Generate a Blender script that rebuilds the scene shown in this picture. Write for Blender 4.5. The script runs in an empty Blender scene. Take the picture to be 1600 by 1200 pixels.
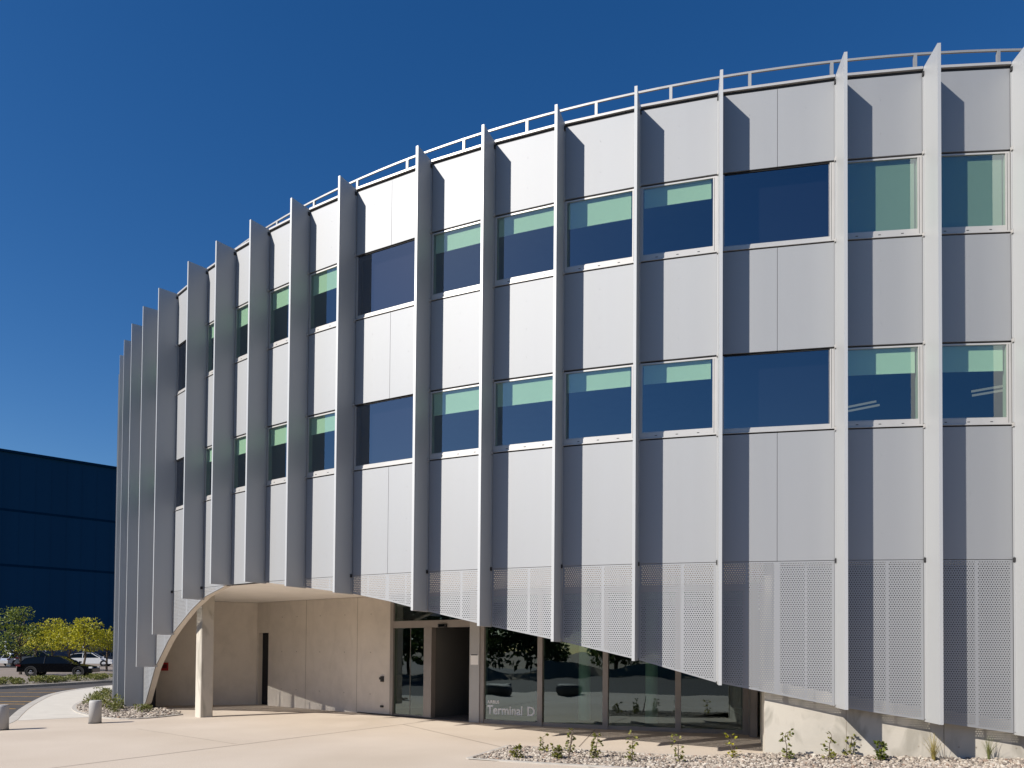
import bpy, bmesh, math, random
from mathutils import Vector, Matrix, Euler
random.seed(7)
scene = bpy.context.scene
COL = scene.collection
rad = math.radians

# ------------------------------------------------------------------ camera
cam_data = bpy.data.cameras.new("camera")
cam = bpy.data.objects.new("camera", cam_data)
COL.objects.link(cam)
cam_data.sensor_width = 36.0
cam_data.lens = 1118.9 / 1600 * 36.0
cam_data.shift_y = 396.2 / 1600
cam_data.clip_end = 6000
cam_data.clip_start = 0.1
cam.matrix_world = (Matrix.Translation((0, 0, 1.95)) @ Matrix.Rotation(rad(90) + 0.0208, 4, 'X')
                    @ Matrix.Rotation(0.0084, 4, 'Z'))
scene.camera = cam

# ------------------------------------------------------------------ sky and sun
SUN_AZ, SUN_EL = rad(-145.5), rad(37.3)      # direction towards the sun, from +X
w = bpy.data.worlds.new("World")
scene.world = w
w.use_nodes = True
wn = w.node_tree
wn.nodes.clear()
sky = wn.nodes.new("ShaderNodeTexSky")
sky.sky_type = 'NISHITA'
sky.sun_disc = False
sky.sun_elevation = SUN_EL
sky.sun_rotation = math.atan2(math.cos(SUN_AZ), math.sin(SUN_AZ)) % (2 * math.pi)
sky.air_density = 1.0
sky.dust_density = 0.25
sky.ozone_density = 3.0
sky.altitude = 200
hsv = wn.nodes.new("ShaderNodeHueSaturation")
hsv.inputs["Hue"].default_value = 0.507
hsv.inputs["Saturation"].default_value = 1.33
hsv.inputs["Value"].default_value = 1.0
bg = wn.nodes.new("ShaderNodeBackground")
bg.inputs[1].default_value = 0.076
wo = wn.nodes.new("ShaderNodeOutputWorld")
wn.links.new(sky.outputs[0], hsv.inputs["Color"])
wn.links.new(hsv.outputs[0], bg.inputs[0])
wn.links.new(bg.outputs[0], wo.inputs[0])

sd = bpy.data.lights.new("sun", 'SUN')
sd.energy = 5.0
sd.angle = rad(0.53)
sd.color = (1.0, 0.94, 0.85)
sun = bpy.data.objects.new("sun", sd)
COL.objects.link(sun)
dirv = Vector((math.cos(SUN_AZ) * math.cos(SUN_EL), math.sin(SUN_AZ) * math.cos(SUN_EL), math.sin(SUN_EL)))
sun.rotation_euler = dirv.to_track_quat('Z', 'Y').to_euler()

scene.view_settings.view_transform = 'Standard'
scene.view_settings.look = 'None'
scene.view_settings.exposure = 0.5
scene.view_settings.gamma = 1.0
scene.cycles.max_bounces = 10
scene.cycles.transparent_max_bounces = 16
scene.cycles.sample_clamp_indirect = 4.0
scene.cycles.caustics_reflective = False
scene.cycles.caustics_refractive = False

# ------------------------------------------------------------------ materials
def newmat(name):
    m = bpy.data.materials.new(name)
    m.use_nodes = True
    nt = m.node_tree
    return m, nt, nt.nodes["Principled BSDF"]

def noise(nt, scale, detail=4, coord='Object', stretch=None):
    tc = nt.nodes.new("ShaderNodeTexCoord")
    nz = nt.nodes.new("ShaderNodeTexNoise")
    nz.inputs["Scale"].default_value = scale
    nz.inputs["Detail"].default_value = detail
    if stretch:
        mp = nt.nodes.new("ShaderNodeMapping")
        mp.inputs["Scale"].default_value = stretch
        nt.links.new(tc.outputs[coord], mp.inputs[0])
        nt.links.new(mp.outputs[0], nz.inputs["Vector"])
    else:
        nt.links.new(tc.outputs[coord], nz.inputs["Vector"])
    return nz

def ramp(nt, src, stops):
    r = nt.nodes.new("ShaderNodeValToRGB")
    el = r.color_ramp.elements
    while len(el) < len(stops):
        el.new(0.5)
    for e, (p, c) in zip(el, stops):
        e.position = p
        e.color = (*c, 1)
    nt.links.new(src, r.inputs[0])
    return r

def simple(name, col, rough=0.6, metal=0.0, var=0.12, scale=3.0, bump=0.0, bscale=40, stretch=None, spec=0.5):
    m, nt, b = newmat(name)
    nz = noise(nt, scale, 5, stretch=stretch)
    lo = tuple(max(0, c * (1 - var)) for c in col)
    hi = tuple(min(1, c * (1 + var)) for c in col)
    r = ramp(nt, nz.outputs[0], [(0.3, lo), (0.7, hi)])
    nt.links.new(r.outputs[0], b.inputs["Base Color"])
    b.inputs["Roughness"].default_value = rough
    b.inputs["Metallic"].default_value = metal
    b.inputs["Specular IOR Level"].default_value = spec
    if bump:
        n2 = noise(nt, bscale, 6)
        bp = nt.nodes.new("ShaderNodeBump")
        bp.inputs["Strength"].default_value = bump
        bp.inputs["Distance"].default_value = 0.02
        nt.links.new(n2.outputs[0], bp.inputs["Height"])
        nt.links.new(bp.outputs[0], b.inputs["Normal"])
    return m

def aluminium(name, col, rough, metal, perf=False):
    m, nt, b = newmat(name)
    nz = noise(nt, 1.0, 3, stretch=(2.2, 2.2, 0.10))
    info = nt.nodes.new("ShaderNodeObjectInfo")
    ad = nt.nodes.new("ShaderNodeMath"); ad.operation = 'MULTIPLY_ADD'
    nt.links.new(info.outputs["Random"], ad.inputs[0])
    ad.inputs[1].default_value = 0.22
    nt.links.new(nz.outputs[0], ad.inputs[2])
    r = ramp(nt, ad.outputs[0], [(0.25, tuple(c * 0.96 for c in col)), (0.95, tuple(min(1, c * 1.03) for c in col))])
    nt.links.new(r.outputs[0], b.inputs["Base Color"])
    b.inputs["Metallic"].default_value = metal
    rr = nt.nodes.new("ShaderNodeMapRange")
    rr.inputs["To Min"].default_value = rough - 0.012
    rr.inputs["To Max"].default_value = rough + 0.012
    nt.links.new(nz.outputs[0], rr.inputs["Value"])
    nt.links.new(rr.outputs[0], b.inputs["Roughness"])
    if perf:                                             # staggered round holes, laid out in metres along the sheet
        uv = nt.nodes.new("ShaderNodeUVMap")
        sp = nt.nodes.new("ShaderNodeSeparateXYZ")
        nt.links.new(uv.outputs[0], sp.inputs[0])
        def M(op, a, bb=None):
            n = nt.nodes.new("ShaderNodeMath"); n.operation = op
            for k, v in enumerate((a, bb)):
                if v is None: continue
                if isinstance(v, (int, float)): n.inputs[k].default_value = v
                else: nt.links.new(v, n.inputs[k])
            return n.outputs[0]
        PX, PY, RH = 0.0425, 0.0395, 0.0103
        vv = M('DIVIDE', sp.outputs[1], PY)
        row = M('FLOOR', vv)
        odd = M('MULTIPLY', M('FLOORED_MODULO', row, 2.0), 0.5)
        uu = M('ADD', M('DIVIDE', sp.outputs[0], PX), odd)
        fu = M('MULTIPLY', M('SUBTRACT', M('FRACT', uu), 0.5), PX)
        fv = M('MULTIPLY', M('SUBTRACT', M('FRACT', vv), 0.5), PY)
        d = M('SQRT', M('ADD', M('MULTIPLY', fu, fu), M('MULTIPLY', fv, fv)))
        hole = M('LESS_THAN', d, RH)
        tr = nt.nodes.new("ShaderNodeBsdfTransparent")
        mx = nt.nodes.new("ShaderNodeMixShader")
        nt.links.new(hole, mx.inputs[0])
        nt.links.new(b.outputs[0], mx.inputs[1])
        nt.links.new(tr.outputs[0], mx.inputs[2])
        nt.links.new(mx.outputs[0], nt.nodes["Material Output"].inputs[0])
    return m

def glass(name, tint, ior=1.6, wave=0.0, rough=0.0, refl=(0.95, 0.97, 1)):
    m, nt, b = newmat(name)
    nt.nodes.remove(b)
    tr = nt.nodes.new("ShaderNodeBsdfTransparent")
    tr.inputs[0].default_value = (*tint, 1)
    gl = nt.nodes.new("ShaderNodeBsdfGlossy")
    gl.inputs["Roughness"].default_value = rough
    gl.inputs["Color"].default_value = (*refl, 1)
    fr = nt.nodes.new("ShaderNodeFresnel")
    fr.inputs["IOR"].default_value = ior
    mx = nt.nodes.new("ShaderNodeMixShader")
    ge = nt.nodes.new("ShaderNodeNewGeometry")         # only the outer skin of the pane reflects
    sb = nt.nodes.new("ShaderNodeMath"); sb.operation = 'SUBTRACT'; sb.inputs[0].default_value = 1.0
    ml = nt.nodes.new("ShaderNodeMath"); ml.operation = 'MULTIPLY'
    nt.links.new(ge.outputs["Backfacing"], sb.inputs[1])
    nt.links.new(fr.outputs[0], ml.inputs[0]); nt.links.new(sb.outputs[0], ml.inputs[1])
    nt.links.new(ml.outputs[0], mx.inputs[0])
    nt.links.new(tr.outputs[0], mx.inputs[1])
    nt.links.new(gl.outputs[0], mx.inputs[2])
    nt.links.new(mx.outputs[0], nt.nodes["Material Output"].inputs[0])
    if wave:
        nz = noise(nt, 0.9, 1)
        bp = nt.nodes.new("ShaderNodeBump")
        bp.inputs["Strength"].default_value = wave
        bp.inputs["Distance"].default_value = 0.02
        nt.links.new(nz.outputs[0], bp.inputs["Height"])
        nt.links.new(bp.outputs[0], gl.inputs["Normal"])
    return m

def concrete(name, col, stain=0.5):
    m, nt, b = newmat(name)
    n1 = noise(nt, 0.9, 8)
    n1.inputs["Roughness"].default_value = 0.65
    r1 = ramp(nt, n1.outputs[0], [(0.30, tuple(c * 0.88 for c in col)), (0.52, col), (0.75, tuple(min(1, c * 1.07) for c in col))])
    n2 = noise(nt, 2.2, 7, stretch=(1, 1, 0.45))
    n2.inputs["Distortion"].default_value = 1.2
    r2 = ramp(nt, n2.outputs[0], [(0.50, (0, 0, 0)), (0.66, (1, 1, 1))])
    mx = nt.nodes.new("ShaderNodeMix"); mx.data_type = 'RGBA'
    ml = nt.nodes.new("ShaderNodeMath"); ml.operation = 'MULTIPLY'; ml.inputs[1].default_value = stain
    nt.links.new(r2.outputs[0], ml.inputs[0])
    nt.links.new(ml.outputs[0], mx.inputs[0])
    nt.links.new(r1.outputs[0], mx.inputs[6])
    mx.inputs[7].default_value = (col[0] * 0.62, col[1] * 0.62, col[2] * 0.60, 1)
    nt.links.new(mx.outputs[2], b.inputs["Base Color"])
    b.inputs["Roughness"].default_value = 0.8
    n3 = noise(nt, 30, 5)
    bp = nt.nodes.new("ShaderNodeBump"); bp.inputs["Strength"].default_value = 0.12; bp.inputs["Distance"].default_value = 0.01
    nt.links.new(n3.outputs[0], bp.inputs["Height"])
    nt.links.new(bp.outputs[0], b.inputs["Normal"])
    return m

def leafmat(name, c1, c2):
    m, nt, b = newmat(name)
    g = nt.nodes.new("ShaderNodeNewGeometry")
    r = ramp(nt, g.outputs["Random Per Island"], [(0.0, c1), (1.0, c2)])
    nt.links.new(r.outputs[0], b.inputs["Base Color"])
    b.inputs["Roughness"].default_value = 0.55
    t = nt.nodes.new("ShaderNodeBsdfTranslucent")
    nt.links.new(r.outputs[0], t.inputs[0])
    mx = nt.nodes.new("ShaderNodeMixShader"); mx.inputs[0].default_value = 0.35
    nt.links.new(b.outputs[0], mx.inputs[1]); nt.links.new(t.outputs[0], mx.inputs[2])
    nt.links.new(mx.outputs[0], nt.nodes["Material Output"].inputs[0])
    return m

def stonemat(name, stops):
    m, nt, b = newmat(name)
    g = nt.nodes.new("ShaderNodeNewGeometry")
    r = ramp(nt, g.outputs["Random Per Island"], stops)
    nt.links.new(r.outputs[0], b.inputs["Base Color"])
    b.inputs["Roughness"].default_value = 0.8
    return m

MT = {}
MT['alu'] = aluminium('brushed_aluminium_panel', (0.328, 0.337, 0.353), 0.66, 0.55)
MT['alu_perf'] = aluminium('perforated_aluminium_sheet', (0.328, 0.337, 0.353), 0.66, 0.55, perf=True)
MT['fin'] = aluminium('painted_metal_fin', (0.435, 0.445, 0.455), 0.5, 0.25)
MT['frame'] = simple('window_frame_aluminium', (0.45, 0.44, 0.43), 0.45, 0.3, 0.04)
MT['dark'] = simple('dark_rubber_joint', (0.02, 0.02, 0.022), 0.7, var=0.2)
MT['mull'] = simple('bronze_grey_mullion', (0.31, 0.28, 0.26), 0.45, 0.3, 0.06)
MT['glass'] = glass('solar_glass_pane', (0.79, 0.895, 0.82), 2.6, refl=(0.85, 0.95, 1.0))
MT['glass_dark'] = glass('dark_spandrel_glass', (0.6, 0.6, 0.65), 2.7)
MT['glass_ground'] = glass('lobby_glass_pane', (0.62, 0.76, 0.70), 2.35, wave=0.16, refl=(0.70, 0.86, 0.90))
MT['blind'] = simple('roller_blind_fabric', (0.66, 0.67, 0.62), 0.9, var=0.03, scale=1.2, stretch=(1, 1, .1))
MT['blind_grey'] = simple('grey_blind_fabric', (0.30, 0.31, 0.29), 0.9, var=0.03, scale=1.2, stretch=(1, 1, .1))
MT['void'] = simple('black_backing_and_shade', (0.012, 0.012, 0.016), 0.8)  # backing boards, and black standing in for shade behind the screen
MT['slab'] = simple('white_plaster_soffit', (0.93, 0.90, 0.86), 0.85, var=0.04, scale=1.0)
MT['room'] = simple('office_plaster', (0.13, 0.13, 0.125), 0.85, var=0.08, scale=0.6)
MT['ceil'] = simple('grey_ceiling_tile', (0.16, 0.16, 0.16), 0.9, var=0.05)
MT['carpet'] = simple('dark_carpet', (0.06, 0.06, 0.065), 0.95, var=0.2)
MT['conc'] = concrete('cast_concrete_warm', (0.70, 0.64, 0.57), 0.14)
MT['conc2'] = concrete('cast_concrete_stained', (0.49, 0.455, 0.395), 0.8)
MT['red'] = simple('red_enamel', (0.42, 0.012, 0.015), 0.4)
MT['white'] = simple('white_paint', (0.78, 0.78, 0.77), 0.5, var=0.04)
MT['letter'] = simple('white_vinyl_lettering', (0.92, 0.91, 0.90), 0.6, var=0.02)
MT['bollard'] = simple('grey_bollard_paint', (0.36, 0.355, 0.355), 0.6, 0.0, 0.05)
MT['asphalt'] = simple('road_asphalt', (0.052, 0.046, 0.044), 0.9, var=0.25, scale=1.5, bump=0.3)
MT['parking'] = simple('old_parking_asphalt', (0.20, 0.165, 0.14), 0.9, var=0.2, scale=0.4, bump=0.2)
MT['yellow'] = simple('yellow_road_paint', (0.42, 0.24, 0.04), 0.8, var=0.35, scale=6)
MT['walk'] = simple('pale_concrete_walk', (0.51, 0.48, 0.43), 0.85, var=0.06, scale=2)
MT['kerb'] = simple('kerb_concrete', (0.40, 0.375, 0.34), 0.85, var=0.12, scale=3)
MT['dirt'] = simple('dry_earth', (0.24, 0.185, 0.12), 0.95, var=0.25, scale=0.5)
MT['soil'] = simple('grey_bed_soil', (0.20, 0.175, 0.145), 0.95, var=0.3, scale=9)
MT['gravel'] = stonemat('gravel_stone', [(0.0, (0.10, 0.08, 0.07)), (0.25, (0.24, 0.20, 0.165)), (0.6, (0.36, 0.31, 0.255)), (0.85, (0.47, 0.43, 0.375)), (1.0, (0.22, 0.14, 0.10))])
MT['leaf_green'] = leafmat('green_leaf', (0.05, 0.09, 0.012), (0.20, 0.23, 0.02))
MT['leaf_yellow'] = leafmat('yellow_green_leaf', (0.22, 0.235, 0.008), (0.50, 0.45, 0.015))
MT['leaf_dark'] = leafmat('dark_leaf', (0.03, 0.06, 0.015), (0.09, 0.13, 0.03))
MT['leaf_shrub'] = leafmat('shrub_leaf', (0.07, 0.10, 0.02), (0.26, 0.25, 0.07))
MT['leaf_twig'] = leafmat('sapling_leaf', (0.07, 0.10, 0.018), (0.30, 0.28, 0.06))
MT['leaf_grass'] = leafmat('dry_grass_blade', (0.22, 0.19, 0.05), (0.45, 0.36, 0.12))
MT['leaf_greengrass'] = leafmat('green_grass_blade', (0.10, 0.14, 0.04), (0.28, 0.27, 0.10))
MT['bark'] = simple('bark', (0.10, 0.075, 0.055), 0.9, var=0.3, scale=8)
MT['navy'] = simple('navy_cladding', (0.0022, 0.036, 0.09), 0.8, spec=0.15, var=0.06, scale=0.3, stretch=(1, 1, 0.05))
MT['navy_dark'] = simple('dark_navy_joint', (0.0016, 0.021, 0.052), 0.9, spec=0.0)
MT['car_black'] = simple('black_car_paint', (0.003, 0.003, 0.0045), 0.12, var=0.1)
MT['car_white'] = simple('white_car_paint', (0.70, 0.70, 0.70), 0.25, var=0.02)
MT['car_grey'] = simple('grey_car_paint', (0.13, 0.14, 0.15), 0.25, 0.4, 0.05)
MT['car_silver'] = simple('silver_car_paint', (0.42, 0.42, 0.45), 0.25, 0.5, 0.05)
MT['car_dark'] = simple('dark_blue_car_paint', (0.015, 0.018, 0.03), 0.2)
MT['car_glass'] = simple('dark_car_glass', (0.003, 0.004, 0.005), 0.05, spec=0.3)
MT['tyre'] = simple('tyre_rubber', (0.012, 0.012, 0.012), 0.9)
MT['rim'] = simple('alloy_rim', (0.35, 0.35, 0.36), 0.35, 0.7)
MT['lamp_red'] = simple('red_lamp_plastic', (0.09, 0.004, 0.006), 0.3)
MT['lamp_clear'] = simple('clear_lamp_plastic', (0.6, 0.6, 0.62), 0.2)
MT['bench'] = simple('dark_cast_stone', (0.07, 0.07, 0.07), 0.7)
MT['fencegrey'] = simple('galvanised_fence', (0.18, 0.20, 0.23), 0.5, 0.3)
MT['railm'] = simple('galvanised_rail', (0.36, 0.355, 0.345), 0.5, 0.5, 0.05)
MT['lampstrip'] = simple('white_lamp_housing', (0.80, 0.72, 0.66), 0.5, var=0.02)

_b = MT['lampstrip'].node_tree.nodes['Principled BSDF']       # weak glow added so the office lamps show through the glass
_b.inputs['Emission Color'].default_value = (1, 0.85, 0.78, 1)
_b.inputs['Emission Strength'].default_value = 0.16

def plaza_mat():
    m, nt, b = newmat('beige_plaza_concrete')
    n1 = noise(nt, 0.35, 6)
    n2 = noise(nt, 55, 3)
    r1 = ramp(nt, n1.outputs[0], [(0.3, (0.475, 0.405, 0.335)), (0.55, (0.51, 0.44, 0.368)), (0.75, (0.55, 0.48, 0.405))])
    r2 = ramp(nt, n2.outputs[0], [(0.35, (0.86, 0.86, 0.86)), (0.65, (1.08, 1.08, 1.08))])
    mx = nt.nodes.new("ShaderNodeMix"); mx.data_type = 'RGBA'; mx.blend_type = 'MULTIPLY'
    mx.inputs[0].default_value = 1
    nt.links.new(r1.outputs[0], mx.inputs[6]); nt.links.new(r2.outputs[0], mx.inputs[7])
    nt.links.new(mx.outputs[2], b.inputs["Base Color"])
    n3 = noise(nt, 0.16, 7)                      # broad dusty patches and faint tyre scuffs
    n3.inputs["Distortion"].default_value = 0.8
    r3 = ramp(nt, n3.outputs[0], [(0.42, (1, 1, 1)), (0.62, (0.93, 0.92, 0.90)), (0.70, (0.99, 0.985, 0.98))])
    m2 = nt.nodes.new("ShaderNodeMix"); m2.data_type = 'RGBA'; m2.blend_type = 'MULTIPLY'; m2.inputs[0].default_value = 1
    nt.links.new(mx.outputs[2], m2.inputs[6]); nt.links.new(r3.outputs[0], m2.inputs[7])
    nt.links.new(m2.outputs[2], b.inputs["Base Color"])
    b.inputs["Roughness"].default_value = 0.85
    return m
MT['plaza'] = plaza_mat()

# ------------------------------------------------------------------ helpers
class MB:
    def __init__(s):
        s.v, s.f, s.m, s.uv, s.mats = [], [], [], [], []
    def mi(s, mat):
        if mat not in s.mats: s.mats.append(mat)
        return s.mats.index(mat)
    def face(s, pts, mat, uv=None):
        k = len(s.v); s.v += [tuple(p) for p in pts]
        s.f.append(tuple(range(k, k + len(pts)))); s.m.append(s.mi(mat)); s.uv.append(uv)
    def hexa(s, c, mat):                 # c: 4 bottom + 4 top corners, same winding
        k = len(s.v); s.v += [tuple(p) for p in c]
        for f in ((0, 3, 2, 1), (4, 5, 6, 7), (0, 1, 5, 4), (1, 2, 6, 5), (2, 3, 7, 6), (3, 0, 4, 7)):
            s.f.append(tuple(k + i for i in f)); s.m.append(s.mi(mat)); s.uv.append(None)
    def box(s, a, b, mat):
        (x0, y0, z0), (x1, y1, z1) = a, b
        s.hexa([(x0, y0, z0), (x1, y0, z0), (x1, y1, z0), (x0, y1, z0), (x0, y0, z1), (x1, y0, z1), (x1, y1, z1), (x0, y1, z1)], mat)
    def prism(s, poly, z0, z1, mat, top=None):
        n = len(poly); k = len(s.v)
        s.v += [(x, y, z0) for x, y in poly] + [(x, y, z1) for x, y in poly]
        s.f.append(tuple(range(k + n, k + 2 * n))); s.m.append(s.mi(top or mat)); s.uv.append(None)
        s.f.append(tuple(reversed(range(k, k + n)))); s.m.append(s.mi(mat)); s.uv.append(None)
        for i in range(n):
            j = (i + 1) % n
            s.f.append((k + i, k + j, k + n + j, k + n + i)); s.m.append(s.mi(mat)); s.uv.append(None)
    def tube(s, pts, r, mat, n=6, r1=None, cap=True):
        pts = [Vector(p) for p in pts]; rings = []
        for i, p in enumerate(pts):
            d = (pts[min(i + 1, len(pts) - 1)] - pts[max(i - 1, 0)]).normalized()
            a = d.cross(Vector((0, 0, 1)) if abs(d.z) < 0.9 else Vector((1, 0, 0))).normalized(); b = d.cross(a)
            rr = r if r1 is None else r + (r1 - r) * i / max(1, len(pts) - 1)
            k = len(s.v)
            s.v += [tuple(p + rr * (math.cos(t) * a + math.sin(t) * b)) for t in (2 * math.pi * q / n for q in range(n))]
            rings.append(k)
        for k0, k1 in zip(rings, rings[1:]):
            for q in range(n):
                s.f.append((k0 + q, k0 + (q + 1) % n, k1 + (q + 1) % n, k1 + q)); s.m.append(s.mi(mat)); s.uv.append(None)
        if cap:
            for k in (rings[0], rings[-1]):
                s.f.append(tuple(k + q for q in range(n))); s.m.append(s.mi(mat)); s.uv.append(None)
    def lathe(s, prof, mat, n=24, axis='Z', origin=(0, 0, 0)):
        k = len(s.v)
        for r, h in prof:
            for q in range(n):
                t = 2 * math.pi * q / n
                p = (r * math.cos(t), r * math.sin(t), h)
                if axis == 'Y': p = (p[0], p[2], p[1])
                s.v.append((p[0] + origin[0], p[1] + origin[1], p[2] + origin[2]))
        for i in range(len(prof) - 1):
            for q in range(n):
                a, b = k + i * n + q, k + i * n + (q + 1) % n
                s.f.append((a, b, b + n, a + n)); s.m.append(s.mi(mat)); s.uv.append(None)
    def build(s, name, parent=None, off=(0, 0, 0), smooth=False, fixn=True):
        me = bpy.data.meshes.new(name)
        ox, oy, oz = off
        me.from_pydata([(x - ox, y - oy, z - oz) for x, y, z in s.v], [], s.f)
        for m in s.mats: me.materials.append(m)
        me.polygons.foreach_set("material_index", s.m)
        if any(u for u in s.uv):
            ul = me.uv_layers.new(name="UVMap"); li = 0
            for u, f in zip(s.uv, s.f):
                for q in range(len(f)):
                    ul.data[li].uv = u[q] if u else (0, 0); li += 1
        if fixn:
            bm = bmesh.new(); bm.from_mesh(me); bmesh.ops.recalc_face_normals(bm, faces=bm.faces); bm.to_mesh(me); bm.free()
        if smooth:
            me.polygons.foreach_set("use_smooth", [True] * len(me.polygons))
        me.update()
        o = bpy.data.objects.new(name, me); COL.objects.link(o)
        if parent is not None: o.parent = parent
        return o

def tag(o, label=None, cat=None, group=None, kind=None):
    if label: o["label"] = label
    if cat: o["category"] = cat
    if group: o["group"] = group
    if kind: o["kind"] = kind
    return o

def empty(name, loc, rz=0.0):
    o = bpy.data.objects.new(name, None); COL.objects.link(o)
    o.location = loc; o.rotation_euler = (0, 0, rz); o.empty_display_size = 0.3
    return o

def copy_tree(o, parent=None):
    c = o.copy(); COL.objects.link(c)
    if parent is not None: c.parent = parent
    for ch in list(o.children): copy_tree(ch, c)
    return c

# ------------------------------------------------------------------ the round building: layout
CX, CY, R = 10.2555, 40.731, 28.2405
def P(deg, r=R, z=0.0):
    a = rad(deg); return Vector((CX + r * math.sin(a), CY - r * math.cos(a), z))
STEP, WIDE = 3.0434, 4.1665
FIN = {1: -2.92}
def gap(i):                      # opening between fin i and fin i+1
    return WIDE if i % 5 == 3 else STEP
for i in range(1, 24): FIN[i + 1] = FIN[i] - gap(i)
for i in range(0, -5, -1): FIN[i] = FIN[i + 1] + gap(i)
FIRST, LAST = -4, 24
Z_ROOF, Z_W1H, Z_W1S, Z_W2H, Z_W2S, Z_SEAM = 12.475, 10.945, 9.459, 7.52, 6.026, 3.646
BOT = [(-80, 0.05), (-56, 0.05), (-52.6, 0.05), (-51.42, 0.19), (-49.0, 1.40), (-46.54, 2.22), (-45.19, 2.58), (-43.2, 3.06), (-41.34, 3.41),
       (-38.98, 3.66), (-36.8, 3.67), (-35.2, 3.62), (-33.7, 3.53), (-31.45, 3.38), (-29.3, 3.24), (-27.33, 3.05), (-25.27, 2.81), (-22.33, 2.49),
       (-19.12, 2.17), (-16.08, 1.82), (-13.28, 1.43), (-8.97, 1.03), (-6.12, 0.82), (-2.95, 0.61), (0.2, 0.42), (3.3, 0.27), (7, 0.15), (25, 0.1)]
def zbot(d):
    for (a, za), (b, zb) in zip(BOT, BOT[1:]):
        if a <= d <= b: return za + (zb - za) * (d - a) / (b - a)
    return 0.1

bld = empty('round_building', (CX, CY, 0))
tag(bld, 'curved silver office building clad in metal panels with tall vertical fins', 'building')
OFF = (CX, CY, 0)
def part(mb, name, parent=bld, **k): return mb.build(name, parent, OFF, **k)

class Bay:
    """flat frame between two points on the facade; x runs from the right fin (0) to the left fin (L), d is outwards"""
    def __init__(s, d0, d1, r=R):
        s.d0, s.d1 = d0, d1
        s.a, s.b = P(d0, r), P(d1, r)
        s.L = (s.b - s.a).length
        s.u = (s.b - s.a).normalized()
        n = Vector((s.u.y, -s.u.x, 0))
        if n.dot(s.a - Vector((CX, CY, 0))) < 0: n = -n
        s.n = n
    def p(s, x, d, z): return s.a + s.u * x + s.n * d + Vector((0, 0, z))
    def box(s, mb, x0, x1, d0, d1, z0, z1, mat):
        mb.hexa([s.p(x0, d0, z0), s.p(x1, d0, z0), s.p(x1, d1, z0), s.p(x0, d1, z0),
                 s.p(x0, d0, z1), s.p(x1, d0, z1), s.p(x1, d1, z1), s.p(x0, d1, z1)], mat)

HF = 0.034                        # half a fin plus a hair
def metal_panel(bay, z0, z1, wide):
    mb = MB()
    cuts = [(HF + 0.008, bay.L - HF - 0.008)] if not wide else [(HF + 0.008, bay.L / 2 - 0.004), (bay.L / 2 + 0.004, bay.L - HF - 0.008)]
    for x0, x1 in cuts:
        bay.box(mb, x0, x1, -0.05, 0.0, z0 + 0.014, z1 - 0.014, MT['alu'])
        nh = 3 if z1 - z0 > 1.6 else 2
        for q in range(nh):       # blind rivets down the middle line
            zz = z0 + (z1 - z0) * (q + 0.7) / (nh + 0.4)
            bay.box(mb, (x0 + x1) / 2 - 0.007, (x0 + x1) / 2 + 0.007, -0.01, 0.003, zz - 0.007, zz + 0.007, MT['alu'])
    bay.box(mb, HF, bay.L - HF, -0.11, -0.052, z0 - 0.004, z1 + 0.01, MT['dark'])
    return part(mb, 'facade_panel')

def window(bay, z0, z1, wide, blind):
    L = bay.L
    fr = MB()
    xr, xl = 0.12, L - 0.085      # clear glass between the two jambs
    zs, zh = z0 + (0.115 if wide else 0.150), z1 - (0.025 if wide else 0.05)
    f0 = -0.13
    bay.box(fr, HF + .006, xr, f0, -0.006, z0 + 0.02, z1 - 0.02, MT['frame'])
    bay.box(fr, xl, L - HF - .006, f0, -0.006, z0 + 0.02, z1 - 0.02, MT['frame'])
    bay.box(fr, xr, xl, f0, -0.008, z0 + 0.02, zs - 0.025, MT['frame'])
    bay.box(fr, xr, xl, f0, -0.022, zs - 0.025, zs, MT['frame'])
    bay.box(fr, xr, xl, f0, -0.008, zh, z1 - 0.02, MT['dark'] if wide else MT['frame'])
    bay.box(fr, xr - 0.03, xr - 0.024, -0.02, -0.004, zs - 0.1, zh, MT['dark'])
    # drip edge and drain slots in the sill
    bay.box(fr, HF + .006, L - HF - .006, -0.02, 0.012, z0 + 0.012, z0 + 0.026, MT['frame'])
    for fx in (0.2, 0.5, 0.8):
        if wide: break
        xx = xr + (xl - xr) * fx
        bay.box(fr, xx - 0.022, xx + 0.022, -0.02, -0.0055, z0 + 0.066, z0 + 0.078, MT['dark'])
    fo = part(fr, 'window')
    pn = MB()
    bay.box(pn, xr + 0.002, xl - 0.002, -0.035, -0.025, zs + 0.001, zh - 0.001, MT['glass_dark'] if wide else MT['glass'])
    part(pn, 'pane', fo)
    if wide:
        bk = MB(); bay.box(bk, xr, xl, -0.24, -0.20, zs, zh, MT['void']); part(bk, 'backing_board', fo)
    elif blind:
        bl = MB()
        zb = zh - (zh - zs) * blind
        bay.box(bl, xr + 0.03, xl - 0.02, -0.075, -0.070, zb, zh, MT['blind_grey'] if blind == 1.0 else MT['blind'])
        bay.box(bl, xr + 0.03, xl - 0.02, -0.080, -0.066, zb - 0.025, zb, MT['blind'])
        part(bl, 'blind', fo)
    return fo

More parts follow.
